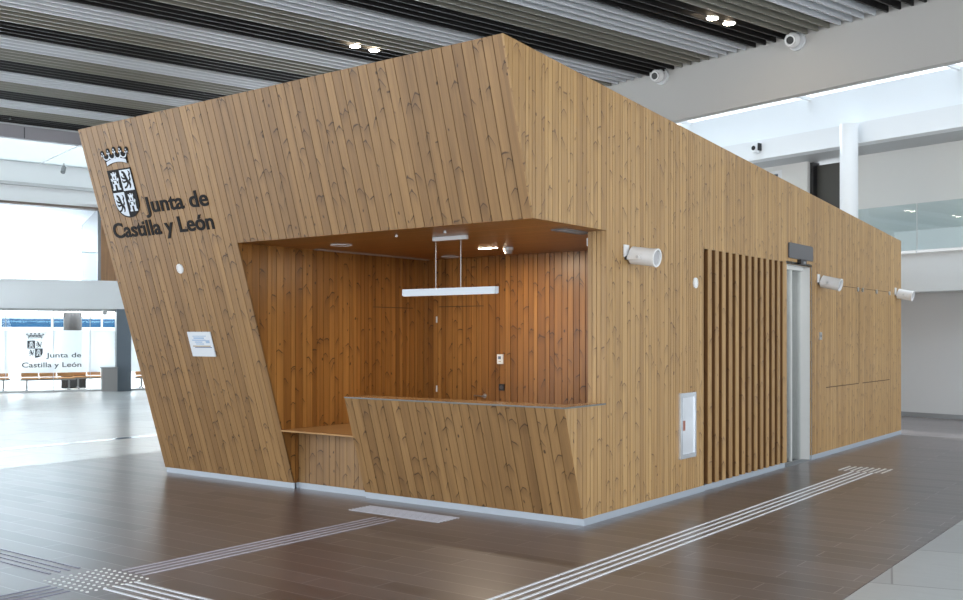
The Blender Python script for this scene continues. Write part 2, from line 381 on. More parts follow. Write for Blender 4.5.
# ------------------------------------------------------------------ setting: left side
st(MB().box(-19.4, -19.2, -14, 8.42, 6.24, 7.4, H).build('wall_left_fascia', mat('mauve_grey_fascia', (.36, .35, .38), .5)))
lj = MB()
for y in (-6.5, -3.0, .5, 4.0): lj.box(-19.199, -19.19, y - .01, y + .01, 6.24, 6.5, H)
st(lj.build('trim_3', M['darkgrey']))
w = st(MB().box(-22.75, -19.4, -14, 12, 6.26, 6.28, H).build('window_10', frosted('skylight_film', (.50, .53, .53), .01)))
f = MB()
for y in (-6, -3.4, -.8, 1.8, 4.4, 7.0): f.box(-22.75, -19.4, y - .012, y + .012, 6.245, 6.26, H)
f.build('window_frame', M['white'], w)
st(MB().box(-22.95, -22.75, -14, 12, 5.19, 6.4, H).build('wall_left_upper', M['white']))
st(MB().box(-22.76, -22.60, -14, 12, 5.62, 5.70, H).build('trim_4', M['grey']))
st(MB().box(-22.97, -22.70, -14, 12, 5.12, 5.19, H).build('trim_5', mat('brown_edge', (.16, .12, .10), .5)))
t = thing('ceiling_spotlight', 'small grey spotlight hanging at the left above the frosted upper glass', 'spotlight', H(-22.3, 2.6, 6.0))
MB().cyl((-22.3, 2.3, 6.26), (-22.3, 2.3, 6.13), .02, T=H).build('stem', M['grey'], t)
MB().cyl((-22.3, 2.3, 6.15), (-22.18, 2.24, 6.0), .06, T=H).build('lamp_head', M['skirt'], t)
# slab and upper floor (glass frame coordinates)
st(MB().box(-14, 12, -8, .02, 2.38, 3.15, G).build('floor_gallery', mat('gallery_edge', (.72, .75, .77), .45)))
st(MB().box(-14, 12, -.02, .05, 3.15, 3.19, G).build('trim_6', M['white']))
st(MB().box(-14, 12, -5.3, .9, 5.26, 5.35, G).build('ceiling_gallery', M['white']))  # front edge carried forward, unseen, to stop stray sun
lp = MB()
lp.box(-10, 2.2, -4.2, -3.3, 5.235, 5.26, G)
st(lp.build('trim_7', M['panel_light']))
w = st(MB().box(-14, 2.54, -5.0, -4.98, 3.19, 5.26, G).build('window_7', M['frost_up']))
f = MB()
for a in (-6.3, -4.2, -2.2, .55, 1.0): f.box(a - .012, a + .012, -4.99, -4.97, 3.19, 5.26, G)
f.box(-14, 2.54, -5.02, -4.95, 3.19, 3.26, G)
f.build('window_frame', M['grey'], w)
st(MB().box(2.54, 2.62, -6, -.02, 3.17, 5.26, G).build('trim_8', M['skirt']))
st(MB().box(2.62, 6, -3.1, -3, 3.17, 5.26, G).build('wall_brown', M['brownpanel']))
for a0, a1, lab in ((-2.1, -.55, 'clear glass gallery railing pane at the left edge of the photo'), (-.52, 1.0, 'clear glass gallery railing pane, middle of three above the grey slab'), (1.03, 2.5, 'clear glass gallery railing pane nearest the kiosk')):
    t = thing('glass_railing', lab, 'railing', G((a0 + a1) / 2, -.02, 3.15), 'gallery railing panes')
    MB().box(a0, a1, -.04, -.028, 3.15, 4.0, G).build('pane', M['rail'], t)
    MB().cyl((a0, -.034, 4.0), (a1, -.034, 4.0), .012, n=8, T=G).build('handrail', M['steel'], t)
# ground floor glazed front
w = st(MB().box(-14, 3.04, -.30, -.288, .05, 2.38, G).build('window_1', M['glass']))
f = MB()
for a in (-7.5, -5.2, -2.9, -1.1, .15, 1.38, 2.36): f.box(a - .009, a + .009, -.302, -.285, .05, 2.30, G)
f.box(-14, 3.05, -.32, -.26, 2.30, 2.38, G); f.box(-14, 3.05, -.32, -.26, 0, .06, G)
f.build('window_frame', M['grey'], w)
MB().box(-14, 3.04, -.284, -.280, .56, 1.76, G).build('frosted_band', M['frost'], w)
w = st(MB().box(3.45, 12, -.30, -.288, .05, 2.38, G).build('window_2', M['glass']))
f = MB(); f.box(3.45, 12, -.32, -.26, 0, .06, G); f.box(3.45, 12, -.32, -.26, 2.3, 2.38, G); f.build('window_frame', M['grey'], w)
MB().box(3.45, 12, -.284, -.280, .56, 1.76, G).build('frosted_band', M['frost'], w)
st(MB().box(3.05, 3.45, -.45, .0, 0, 2.38, G).build('wall_pilaster', M['column_dark']))
# room beyond
st(MB().box(-16, 14, -16.2, -16, 0, 1.98, G).build('wall_room_low', M['white']))
st(MB().box(-16, 14, -16.2, -16, 2.34, 3.15, G).build('wall_room_high', M['white']))
w = st(MB().box(-16, 14, -16.15, -16.1, 1.98, 2.34, G).build('window_3', M['bluepane']))
f = MB()
for a in range(-16, 14, 2): f.box(a + .3, a + .38, -16.2, -16.05, 1.98, 2.34, G)
f.build('window_frame', M['white'], w)
st(MB().box(-14, 12, -16, -8, 2.45, 2.55, G).build('ceiling_room', M['white']))
rl = MB()
for n_ in (-2.5, -5.5, -9, -12.5): rl.box(-13, 11, n_ - .5, n_, 2.345 if n_ > -8 else 2.41, 2.379 if n_ > -8 else 2.449, G)
st(rl.build('trim_9', mat('room_light_panel', (1, 1, 1), .5, 0, (.95, .98, 1), 18.0)))
t = thing('round_column', 'dark grey round column behind the glazed front at the left', 'column', G(2.9, -8.2, 0))
MB().cyl((2.12, -3.2, 0), (2.12, -3.2, 2.38), .27, n=32, T=G).build('shaft', M['column_mid'], t, smooth=True)
t = thing('dome_camera', 'small white dome camera under the grey slab beside the dark pilaster', 'camera', G(2.73, .0, 2.25))
MB().box(2.66, 2.80, -.1, .02, 2.31, 2.38, G).build('mount', M['grey'], t)
MB().ball((2.73, -.04, 2.26), .07, T=G).build('dome', M['lens'], t, smooth=True)
# litter bin
t = thing('litter_bin', 'grey metal litter bin beside the dark pilaster at the glazed front', 'bin', G(2.83, .2, 0))
MB().box(2.62, 3.03, .02, .36, .02, .68, G).build('body', mat('bin_grey', (.36, .37, .38), .3, .5), t)
MB().box(2.60, 3.05, .0, .38, .68, .705, G).build('lid', M['skirt'], t)
# seats behind the glass
def beam_seat(a, n, wd, seats, lab, dirn=1):
    t = thing('beam_seat', lab, 'bench', G(a + wd / 2, n, 0), 'wooden beam seats behind the glass')
    bm_ = MB().box(a, a + wd, n - .03, n + .03, .30, .35, G); bm_.build('beam', M['skirt'], t)
    for q in (.18, wd - .18):
        l = MB(); l.box(a + q - .025, a + q + .025, n - .025, n + .025, .05, .30, G); l.box(a + q - .02, a + q + .02, n - .3, n + .3, .03, .06, G)
        for e in (-.29, .29): l.cyl((a + q, n + e, .0), (a + q, n + e, .04), .03, n=10, T=G)
        l.build('leg', M['skirt'], t)
    sw = (wd - .04) / seats
    for i in range(seats):
        MB().box(a + .02 + sw * i + .015, a + .02 + sw * (i + 1) - .015, n - .22, n + .22, .35, .385, G).build('seat', M['orangewood'], t)
        MB().prism([(a + .02 + sw * i + .015, .40), (a + .02 + sw * (i + 1) - .015, .40), (a + .02 + sw * (i + 1) - .03, .74), (a + .02 + sw * i + .03, .74)], n - .24, n - .21, G).build('backrest', M['orangewood'], t)
beam_seat(.55, -1.3, 1.5, 3, 'three-seat wooden beam seat behind the glass at the far left, below the window lettering')
beam_seat(-1.1, -1.6, 1.4, 3, 'three-seat wooden beam seat behind the glass, cut by the left edge of the photo')
beam_seat(2.0, -2.0, 1.3, 3, 'three-seat wooden beam seat behind the glass, left of the litter bin')
beam_seat(3.75, -1.4, 1.3, 3, 'three-seat wooden beam seat behind the glass, right of the dark pilaster')
t = thing('black_storage_box', 'dark storage box behind the round column beyond the glass', 'box', G(1.9, -2.6, 0))
MB().box(1.75, 2.45, -2.7, -2.5, .0, .48, G).build('body', M['column_mid'], t)
MB().box(1.78, 2.42, -2.5, -2.48, .3, .33, G).build('handle', M['steel'], t)

# ------------------------------------------------------------------ kiosk
def clip(poly, ax, val, keep):
    out = []; m = len(poly)
    for i in range(m):
        a, b = poly[i], poly[(i + 1) % m]
        ia = (a[ax] - val) * keep >= 0; ib = (b[ax] - val) * keep >= 0
        if ia: out.append(a)
        if ia != ib:
            t_ = (val - a[ax]) / (b[ax] - a[ax]); out.append((a[0] + (b[0] - a[0]) * t_, a[1] + (b[1] - a[1]) * t_))
    return out
def rect_clip(poly, r):
    for ax, val, k in ((0, r[0], 1), (0, r[1], -1), (1, r[2], 1), (1, r[3], -1)):
        poly = clip(poly, ax, val, k)
        if len(poly) < 3: return []
    return poly
def inset(poly, d):
    cx_ = sum(p[0] for p in poly) / len(poly); cz_ = sum(p[1] for p in poly) / len(poly); out = poly[:]
    for i in range(len(poly)):
        a, b = poly[i], poly[(i + 1) % len(poly)]
        nx, nz = b[1] - a[1], a[0] - b[0]; l = math.hypot(nx, nz)
        if l < 1e-6: continue
        nx /= l; nz /= l
        if (cx_ - a[0]) * nx + (cz_ - a[1]) * nz < 0: nx, nz = -nx, -nz
        res = []
        for k_ in range(len(out)):
            p, q = out[k_], out[(k_ + 1) % len(out)]
            dp = (p[0] - a[0]) * nx + (p[1] - a[1]) * nz - d; dq = (q[0] - a[0]) * nx + (q[1] - a[1]) * nz - d
            if dp >= 0: res.append(p)
            if (dp >= 0) != (dq >= 0):
                t_ = dp / (dp - dq); res.append((p[0] + (q[0] - p[0]) * t_, p[1] + (q[1] - p[1]) * t_))
        out = res
    return out
def area(p): return abs(sum(p[i][0] * p[(i + 1) % len(p)][1] - p[(i + 1) % len(p)][0] * p[i][1] for i in range(len(p)))) / 2
def planks(mb, polys, T, widths, gap, th, u0, u1, seed=1, butt=0):
    """planks run along v; T(u, n, v) maps to the world, n=0 the face, negative behind it"""
    rnd = random.Random(seed); u = u0; i = 0
    while u < u1:
        w_ = rnd.choice(widths); r = rnd.random(); a, b = u + gap / 2, u + w_ - gap / 2
        ju = rnd.random() * 50; jv = rnd.random() * 50
        for poly in polys:
            q = clip(clip(poly, 0, a, 1), 0, b, -1)
            if len(q) < 3 or area(q) < 1e-5: continue
            top = [T(x, 0, y) for x, y in q]; bot = [T(x, -th, y) for x, y in q]
            mb.face(top, [(x - u + ju, y + jv) for x, y in q], r)
            m_ = len(q)
            for k_ in range(m_):
                l_ = (k_ + 1) % m_
                mb.face([top[k_], bot[k_], bot[l_], top[l_]], [(q[k_][0] - u + ju, q[k_][1] + jv)] * 2 + [(q[l_][0] - u + ju, q[l_][1] + jv)] * 2, r)
        u += w_; i += 1
    return mb

K = thing('wooden_kiosk', 'large pine-clad kiosk with leaning front, open reception counter and sloping top', 'kiosk', (-2.85, 4.5, 0))
ZO = 2.522; TH = .016
# front
outer = [(-5.70, .06), (0, .06), (0, 3.87), (-5.665, 3.835)]
fpolys = [rect_clip(outer, r) for r in ((-6, -3.52, 0, 5), (-3.52, 0, ZO, 5), (-2.5, 0, 0, 1.0))]
def TF(u, n, z): return P(u, n, z)
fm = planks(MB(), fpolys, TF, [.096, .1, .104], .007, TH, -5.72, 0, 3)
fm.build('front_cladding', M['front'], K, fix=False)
mb = MB()
for q in fpolys:
    mb.prism(inset(q, .018), -TH, -.05, P)
mb.build('front_backing', M['backing'], K)
# side
so = [(-.018, .06), (10.03, .06), (10.03, 3.153), (-1.175, 3.87)]
srect = ((-2, .371, 0, 1.0), (-2, .371, ZO, 5), (.371, 2.40, 0, 5), (2.40, 4.75, ZO - .02, 5), (4.75, 4.79, 0, 5), (4.79, 5.67, 2.485, 5), (5.67, 11, 0, 5))
spolys = [rect_clip(so, r) for r in srect]
def TS(u, n, z): return (n, u, z)
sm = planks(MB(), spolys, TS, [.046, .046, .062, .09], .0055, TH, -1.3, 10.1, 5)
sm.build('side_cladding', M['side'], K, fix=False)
mb = MB()
for q in spolys: mb.prism(inset(q, .018), -TH, -.05, TS)
mb.build('side_backing', M['backing'], K)
# far walls and roof
mb = MB()
mb.face([(-5.68, -.01, .06), (-5.68, 10.0, .06), (-5.66, 10.0, 3.15), (-5.65, -1.16, 3.83)])
mb.face([(-5.6, -.01, .06), (-5.6, -1.16, 3.83), (-5.6, 10.0, 3.15), (-5.6, 10.0, .06)])
mb.box(-5.6, -.06, 9.95, 10.03, .06, 3.15)
mb.build('rear_cladding', M['side'], K, fix=False)
MB().face([(-5.66, -1.14, 3.80), (-.02, -1.14, 3.82), (-.02, 10.0, 3.10), (-5.66, 10.0, 3.10)]).build('roof', M['backing'], K)
# kickboards
kb = MB(); kb.box(-5.68, -3.52, -.004, .02, 0, .06); kb.box(-3.545, -3.52, .0, .06, 0, .06)
kb.box(-3.52, -2.5, .045, .07, 0, .06); kb.box(-2.5, .0, -.004, .02, 0, .06)
kb.box(-.02, .004, .0, 2.41, 0, .06); kb.box(-.03, -.012, 2.41, 4.76, 0, .058); kb.box(-.02, .004, 5.67, 10.03, 0, .06)
kb.box(-5.7, -5.67, 0, 10.03, 0, .06)
kb.build('kickboard', M['kick'], K)
# niche inner walls
YB = 2.1
def TL(u, n, z): return (-3.52 + n, u, z)
lw = rect_clip([(-.755, ZO), (-.012, .06), (YB, .06), (YB, ZO)], (-2, YB, .06, ZO))
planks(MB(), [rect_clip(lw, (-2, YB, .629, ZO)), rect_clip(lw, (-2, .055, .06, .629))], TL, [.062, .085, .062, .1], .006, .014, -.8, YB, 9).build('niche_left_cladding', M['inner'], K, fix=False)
MB().prism([(-.70, ZO), (.05, .0), (YB, 0), (YB, ZO)], -.014, -.05, TL).build('niche_left_backing', M['backing'], K)
def TB(u, n, z): return (u, YB - n, z)
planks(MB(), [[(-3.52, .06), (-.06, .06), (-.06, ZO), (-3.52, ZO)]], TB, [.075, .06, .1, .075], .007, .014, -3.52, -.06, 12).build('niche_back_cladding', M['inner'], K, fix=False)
MB().prism([(-3.52, 0), (-.06, 0), (-.06, ZO), (-3.52, ZO)], -.014, -.06, TB).build('niche_back_backing', M['backing'], K)
# pier at the side opening
def TP(u, n, z): return (u, .371 - n, z)
planks(MB(), [[(-.185, 1.0), (-.016, 1.0), (-.016, ZO), (-.185, ZO)]], TP, [.045], .006, .012, -.185, 0, 21).build('pier_reveal', M['side'], K, fix=False)
MB().box(-.185, -.017, .384, YB, .06, ZO, grain='z').build('pier', M['inner'], K)
# ceiling of the niche
def TC(v, n, u): return (u, v, ZO - n) 
def TCe(u, n, v): return (v, u, ZO - n)
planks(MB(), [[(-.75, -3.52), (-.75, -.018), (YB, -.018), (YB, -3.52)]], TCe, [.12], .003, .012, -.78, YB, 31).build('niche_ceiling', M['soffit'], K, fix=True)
MB().box(-3.52, -.018, -.70, YB, ZO + .014, ZO + .05).build('niche_ceiling_backing', M['backing'], K)
MB().box(-3.44, -3.385, .2, 2.05, ZO - .012, ZO - .001).build('linear_air_slot', mat('slot_grey', (.38, .33, .29), .5), K)
# counter
cb = MB(); cb.box(-2.5, -.02, -.2, .0, .98, .999, grain='x')
MB().box(-2.50, -.19, -.299, .02, 1.0, 1.012, grain='x').box(-.189, -.008, -.299, .370, 1.0, 1.012, grain='y').build('counter_top', M['top'], K)
MB().box(-2.502, .0, -.3075, -.300, 1.001, 1.013).box(-.007, .0, -.30, .371, 1.001, 1.013).build('glass_edge', mat('glass_edge', (.13, .15, .155), .3), K)
MB().box(-2.49, -.19, .0, .025, .06, .98, grain='z').box(-.19, -.17, .0, .371, .06, .98).build('counter_inner_panel', M['inner'], K)
MB().box(-2.45, -.2, .03, .6, .70, .73, grain='x').build('work_desk', M['top'], K)
# bench
MB().prism([(-.188, .612), (-.193, .628), (1.2, .628), (1.2, .612)], -.0, 1.02, TL).build('bench_top', M['top'], K)
def TBn(u, n, z): return (u, .055 - n, z)
planks(MB(), [[(-3.52, .06), (-2.46, .06), (-2.46, .61), (-3.52, .61)]], TBn, [.062, .09, .062, .1], .006, .014, -3.52, -2.46, 17).build('bench_front', M['front'], K, fix=False)
MB().box(-3.52, -2.46, .07, .1, 0, .61).build('bench_backing', M['backing'], K)
MB().prism([(-.285, .985), (-.012, .062), (.05, .062), (.05, .985)], 1.025, 1.04, TL).build('counter_end_panel', M['front'], K)
# inner floor of niche
MB().box(-3.5, -.06, .1, YB, .0, .02).build('niche_floor', M['backing'], K)
# hidden doors in niche: narrow joints + handle
def joint(name, T, u0, u1, z0, z1, mt='black', n1=.004, top=True):
    mb = MB(); w_ = .004
    mb.prism([(u0 - w_, z0), (u0 + w_, z0), (u0 + w_, z1), (u0 - w_, z1)], -.004, n1, T)
    mb.prism([(u1 - w_, z0), (u1 + w_, z0), (u1 + w_, z1), (u1 - w_, z1)], -.004, n1, T)
    if top: mb.prism([(u0, z1 - w_), (u1, z1 - w_), (u1, z1 + w_), (u0, z1 + w_)], -.004, n1, T)
    return mb.build(name, M[mt], K)
jm = MB()
jm.prism([(-3.28, 1.945), (-2.61, 1.945), (-2.61, 1.955), (-3.28, 1.955)], -.004, .002, TB)
jm.prism([(1.2, 1.928), (1.9, 1.928), (1.9, 1.938), (1.2, 1.938)], -.004, .002, TL)
jm.build('door_joint', M['backing'], K)
hd = MB(); hd.cyl((-2.71, YB - .05, .905), (-2.58, YB - .05, .905), .009, n=10); hd.cyl((-2.59, YB, .905), (-2.59, YB - .055, .905), .011, n=10); hd.cyl((-2.59, YB - .0, .905), (-2.59, YB - .01, .905), .026, n=16)
hd.build('door_handle', M['steel'], K)
# slat screen
MB().box(-.20, -.135, 2.38, 4.78, .0, 2.53).build('screen_backing', M['backing'], K)
MB().box(-.135, -.0, 2.385, 2.40, .06, ZO).build('screen_jamb', M['side'], K)
for i in range(13):
    y = 2.502 + .18 * i; r = random.random()
    sl_ = MB().box(-.125, -.01, y, y + .088, .06, ZO - .02, r=r).build('screen_slat', M['slatbody'], K)
    MB().box(-.01, .0, y, y + .088, .06, ZO - .02, r=r).build('slat_face', M['side'], sl_)
MB().box(-.135, -.03, 2.40, 4.76, .0, .055).build('screen_sill', M['kick'], K)
# lift lobby / door recess
dr_ = MB()
dr_.box(-1.5, .0, 5.672, 5.70, 0, 2.485)
dr_.box(-1.5, -.2, 4.2, 4.22, 0, 2.6); dr_.box(-1.53, -1.5, 4.2, 5.70, 0, 2.6); dr_.box(-1.5, -.0, 4.77, 5.70, 2.487, 2.52)
dr_.build('entrance_lining', M['cream'], K)
MB().box(-.14, -.13, 4.80, 5.30, .01, 2.47).build('door_glass', M['glass'], K)
MB().box(-.15, -.12, 4.79, 4.81, .01, 2.48).box(-.15, -.12, 5.29, 5.31, .01, 2.48).box(-.16, -.10, 4.79, 5.67, 2.44, 2.487).build('door_frame', M['cream'], K)
MB().box(-.14, -.13, 5.34, 5.66, .01, 2.44).build('door_glass', M['glass'], K)
MB().box(-.12, .0, 4.79, 5.67, 0, .004).build('threshold', M['skirt'], K)
MB().box(-.20, -.16, 4.76, 4.79, 0, 2.5).build('entrance_jamb', M['side'], K)
MB().box(-1.45, -.9, 5.2, 5.66, .3, .9).build('lobby_cabinet', M['white'], K)
MB().box(-1.2, -.4, 4.6, 5.3, 2.478, 2.486).build('lobby_fill_panel', mat('lobby_fill_panel', (1, 1, 1), .5, 0, (.95, .97, 1), 6.0), K)  # glowing panel added to brighten the entrance behind the glass
# panel joints and hinges on side
jm = MB()
def js(y0, y1, z0, z1): jm.box(-.01, .0015, y0, y1, z0, z1)
js(6.99, 9.37, 2.290, 2.298); js(7.725, 7.747, .92, 2.295); js(6.262, 7.72, .905, .918); js(7.906, 9.345, .905, .918)
jm.build('hatch_joint', M['backing'], K)
for y in (7.662, 7.882, 8.599, 9.316):
    MB().cyl((0, y, 2.275), (.015, y, 2.275), .032, n=14).build('hatch_bolt', M['steel'], K)

# ------------------------------------------------------------------ things on the kiosk
def text(s, x0, x1, z0, z1, T, n0, n1, m, name, parent, weight=.0, ref='x'):
    """one line of lettering: fitted to x0..x1, baseline z0, capital height z1-z0"""
    cu = bpy.data.curves.new('txt', 'FONT'); cu.body = s; cu.size = 1; cu.offset = weight; cu.resolution_u = 4; cu.extrude = .0
    o = bpy.data.objects.new('txt', cu); COL.objects.link(o)
    dg = bpy.context.evaluated_depsgraph_get(); me = bpy.data.meshes.new_from_object(o.evaluated_get(dg))
    bpy.data.objects.remove(o)
    bm = bmesh.new(); bm.from_mesh(me)
    bmesh.ops.remove_doubles(bm, verts=bm.verts, dist=1e-6)
    xs_ = [v_.co.x for v_ in bm.verts]; xa, xb = min(xs_), max(xs_)
    seen = set(); isl = []
    for f_ in bm.faces:
        if f_.index in seen: continue
        st_ = [f_]; seen.add(f_.index); grp_ = []
        while st_:
            g_ = st_.pop(); grp_.append(g_)
            for v_ in g_.verts:
                for h_ in v_.link_faces:
                    if h_.index not in seen: seen.add(h_.index); st_.append(h_)
        vx = [v_.co.x for g_ in grp_ for v_ in g_.verts]; isl.append([min(vx), max(vx), grp_])
    isl.sort(key=lambda a_: a_[0]); letters = []
    for a_ in isl:
        if letters:
            p_ = letters[-1]; ov = min(p_[1], a_[1]) - max(p_[0], a_[0])
            if ov > .4 * min(p_[1] - p_[0], a_[1] - a_[0]): p_[0] = min(p_[0], a_[0]); p_[1] = max(p_[1], a_[1]); p_[2] += a_[2]; continue
        letters.append(a_)
    cap = .729
    for a_ in letters:
        mb = MB()
        cnt = {}
        def tr(c, d): return T(x0 + (c.x - xa) / (xb - xa) * (x1 - x0), n0 + (n1 - n0) * d, z0 + c.y / cap * (z1 - z0))
        for f_ in a_[2]:
            mb.face([tr(v_.co, 1) for v_ in f_.verts], [(0, 0)] * len(f_.verts)); mb.face([tr(v_.co, 0) for v_ in f_.verts][::-1], [(0, 0)] * len(f_.verts))
            for e_ in f_.edges: cnt[e_] = cnt.get(e_, 0) + 1
        for e_, c_ in cnt.items():
            if c_ == 1:
                p_, q_ = e_.verts[0].co, e_.verts[1].co
                mb.face([tr(p_, 0), tr(q_, 0), tr(q_, 1), tr(p_, 1)], [(0, 0)] * 4)
        mb.build(name, m, parent)
    bm.free(); bpy.data.meshes.remove(me)

def shield_poly(w, h, n=10):      # flat top, rounded foot, unit coordinates: x -1..1, y 0 (top)..-1
    pts = [(-w, 0), (w, 0), (w, -h * .68)]
    for i in range(1, n): a = math.pi / 2 * i / n; pts.append((w * math.cos(a), -h * .68 - h * .32 * math.sin(a)))
    pts.append((0, -h))
    for i in range(n - 1, 0, -1): a = math.pi / 2 * i / n; pts.append((-w * math.cos(a), -h * .68 - h * .32 * math.sin(a)))
    pts.append((-w, -h * .68)); return pts
CASTLE = [(-.42, -.5), (.42, -.5), (.42, -.40), (.34, -.40), (.34, .02), (.40, .02), (.40, .16), (.30, .16), (.30, .10), (.22, .10), (.22, .34), (.28, .34), (.28, .46), (.17, .46), (.17, .40), (.06, .40), (.06, .50), (-.06, .50), (-.06, .40), (-.17, .40), (-.17, .46), (-.28, .46), (-.28, .34), (-.22, .34), (-.22, .10), (-.30, .10), (-.30, .16), (-.40, .16), (-.40, .02), (-.34, .02), (-.34, -.40), (-.42, -.40)]
LION = [[(-.30, .50), (-.14, .46), (-.02, .34), (.06, .12), (.14, -.06), (.26, -.14), (.30, -.30), (.22, -.46), (.08, -.50), (.16, -.38), (.12, -.26), (-.02, -.20), (-.10, -.02), (-.16, .16), (-.26, .22), (-.20, .32), (-.34, .38)],
        [(-.10, .10), (-.34, .14), (-.44, .24), (-.46, .14), (-.36, .04), (-.12, .0)], [(-.06, -.04), (-.34, -.08), (-.42, .0), (-.46, -.12), (-.32, -.18), (-.04, -.14)],
        [(.0, -.18), (-.18, -.34), (-.36, -.38), (-.36, -.48), (-.14, -.44), (.06, -.28)],
        [(.16, -.06), (.28, .06), (.24, .22), (.34, .36), (.26, .48), (.40, .42), (.44, .28), (.34, .16), (.38, .0), (.28, -.12)]]
def coat(T, xc, xw, ztop, zbot, parent, dark, light, zc0=None, zc1=None, n=0.0, t_=.004, outline_only=False):
    """xw half width, quarters at the middle"""
    h = ztop - zbot
    def sh(p): return [(xc + x, ztop + y) for x, y in p]
    body = shield_poly(xw, h)
    zm = ztop - h * .46; g_ = xw * .07
    s = MB()
    if outline_only:
        s.prism(rect_clip(sh(body), (xc - xw, xc, zm, ztop)), n, n + t_, T); s.prism(rect_clip(sh(body), (xc, xc + xw, zbot, zm)), n, n + t_, T)
    else: s.prism(sh(body), n, n + t_, T)
    sh_o = s.build('shield', dark, parent)
    inner = sh(shield_poly(xw - g_, h - g_))
    for r in ((xc + g_ * .3, xc + xw, zm + g_ * .3, ztop - g_), (xc - xw, xc - g_ * .3, zbot, zm - g_ * .3)):
        if not outline_only: MB().prism(rect_clip(inner, r), n + t_, n + t_ * 1.5, T).build('light_quarter', light, sh_o)
    cx1, cx2 = xc - xw / 2, xc + xw / 2; sx = xw * .92; zu = (ztop + zm) / 2; zl = (zm + zbot) / 2 + h * .035; sz = h * .37
    for cx_, zz, kx in ((cx1, zu, .85), (cx2 - .04 * xw, zl, .78)):
        MB().prism([(cx_ + x * sx * kx, zz + y * sz) for x, y in CASTLE], n + t_, n + t_ * 1.5, T).build('castle', light, sh_o)
        d_ = MB()
        for (a, b, c_, e) in ((-.09, .09, -.5, -.2), (-.28, -.16, -.14, .0), (.16, .28, -.14, .0), (-.05, .05, .12, .26), (-.20, .20, .03, .06)):
            d_.prism([(cx_ + a * sx * kx, zz + c_ * sz), (cx_ + b * sx * kx, zz + c_ * sz), (cx_ + b * sx * kx, zz + e * sz), (cx_ + a * sx * kx, zz + e * sz)], n + t_ * 1.5, n + t_ * 1.9, T)
        tag(d_.build('castle_openings', dark, sh_o), kind='stuff') if False else d_.build('castle_openings', dark, sh_o)
    for cx_, zz, kx in ((cx2, zu, .95), (cx1 + .05 * xw, zl, .85)):
        d_ = MB()
        for L_ in LION: d_.prism([(cx_ + x * sx * kx, zz + y * sz) for x, y in L_], n + t_ * 1.5, n + t_ * 1.9, T)
        d_.build('lion', dark, sh_o)
    # crown
    cr = MB(); m_ = 5; W0 = xw * .86; W1 = xw * 1.03; zb = ztop + h * .085; zt = ztop + h * .39
    pts = []
    for i in range(9): a = -1 + i / 4; pts.append((xc + a * W0, zb + (1 - a * a) * h * .05))
    top = []
    for i in range(m_ * 2 - 1):
        a = 1 - i / (m_ - 1); top.append((xc + a * W1, (zt - .04 * h * a * a if i % 2 == 0 else zb + h * .20) ))
    cr.prism(pts + top, n, n + t_, T)
    for i in range(m_):
        a = -1 + 2 * i / (m_ - 1); cx_ = xc + a * W1; cz = zt - .04 * h * a * a
        cr.prism([(cx_ + .085 * xw * 1.7 * math.cos(k_ * math.pi / 6), cz + .15 * xw * math.sin(k_ * math.pi / 6)) for k_ in range(12)], n, n + t_ * .98, T)
    cro = cr.build('crown', dark, parent)
    cw = MB()
    band = [(xc + (-1 + i / 4) * W0 * .96, zb + .012 * h + (1 - (-1 + i / 4) ** 2) * h * .05) for i in range(9)]
    cw.prism(band + [(x, z + .075 * h) for x, z in band[::-1]], n + t_, n + t_ * 1.5, T)
    for i in range(m_):
        a = -1 + 2 * i / (m_ - 1); cx_ = xc + a * W1 * .97; cz = zt - .04 * h * a * a - .03 * h
        for dx, dz in ((-.08, -.01), (.08, -.01), (0, .035)):
            cw.prism([(cx_ + dx * xw + .045 * xw * math.cos(k_ * math.pi / 3), cz + dz * h + .045 * xw * math.sin(k_ * math.pi / 3)) for k_ in range(6)], n + t_, n + t_ * 1.5, T)
        cw.prism([(cx_ - .02 * xw, cz - .01 * h), (cx_ + .02 * xw, cz - .01 * h), (xc + a * W1 * .9 + .02 * xw, zb + .15 * h), (xc + a * W1 * .9 - .02 * xw, zb + .15 * h)], n + t_, n + t_ * 1.5, T)
    for i in range(m_ - 1):
        a = -1 + 2 * (i + .5) / (m_ - 1); cx_ = xc + a * W1 * .93; cz = zb + h * .185
        arc = [(cx_ + .26 * xw * math.cos(math.pi + math.pi * k_ / 8), cz + .16 * xw * math.sin(math.pi + math.pi * k_ / 8)) for k_ in range(9)]
        arc2 = [(cx_ + .19 * xw * math.cos(math.pi + math.pi * k_ / 8), cz + .10 * xw * math.sin(math.pi + math.pi * k_ / 8)) for k_ in range(9)]
        cw.prism(arc + arc2[::-1], n + t_, n + t_ * 1.5, T)
    cw.build('crown_pattern', light, cro)

sg = thing('wall_sign', 'black and white coat of arms with lettering on the leaning kiosk front', 'sign', P(-4.6, .0, 2.65))
coat(P, -5.117, .21, 3.375, 2.875, sg, M['sign'], M['signwhite'], n=.003, t_=.006)
text('Junta de', -4.84, -3.795, 2.905, 3.066, P, .001, .007, M['sign'], 'letter', sg, .021)
text('Castilla y León', -5.50, -3.795, 2.678, 2.838, P, .001, .007, M['sign'], 'letter', sg, .021)

def disc(name, T, u, z, r, lab, cat, m='whitegloss'):
    t = thing(name, lab, cat, T(u, 0, z))
    MB().cyl((u, .001, z), (u, .012, z), r, n=28, T=T).build('cover', M[m], t, smooth=True)
    MB().ring((u, .012, z), (u, .016, z), r * .8, r * .66, T=T).build('rim', M[m], t, smooth=True)
    return t
disc('ceiling_style_cover', P, -4.503, 2.31, .052, 'small white round cover on the leaning front below the lettering', 'cover').name = 'round_cover'
disc('round_cover', lambda u, n, z: (n, u, z), 2.179, 2.138, .055, 'small white round cover on the side wall left of the slat screen', 'cover')
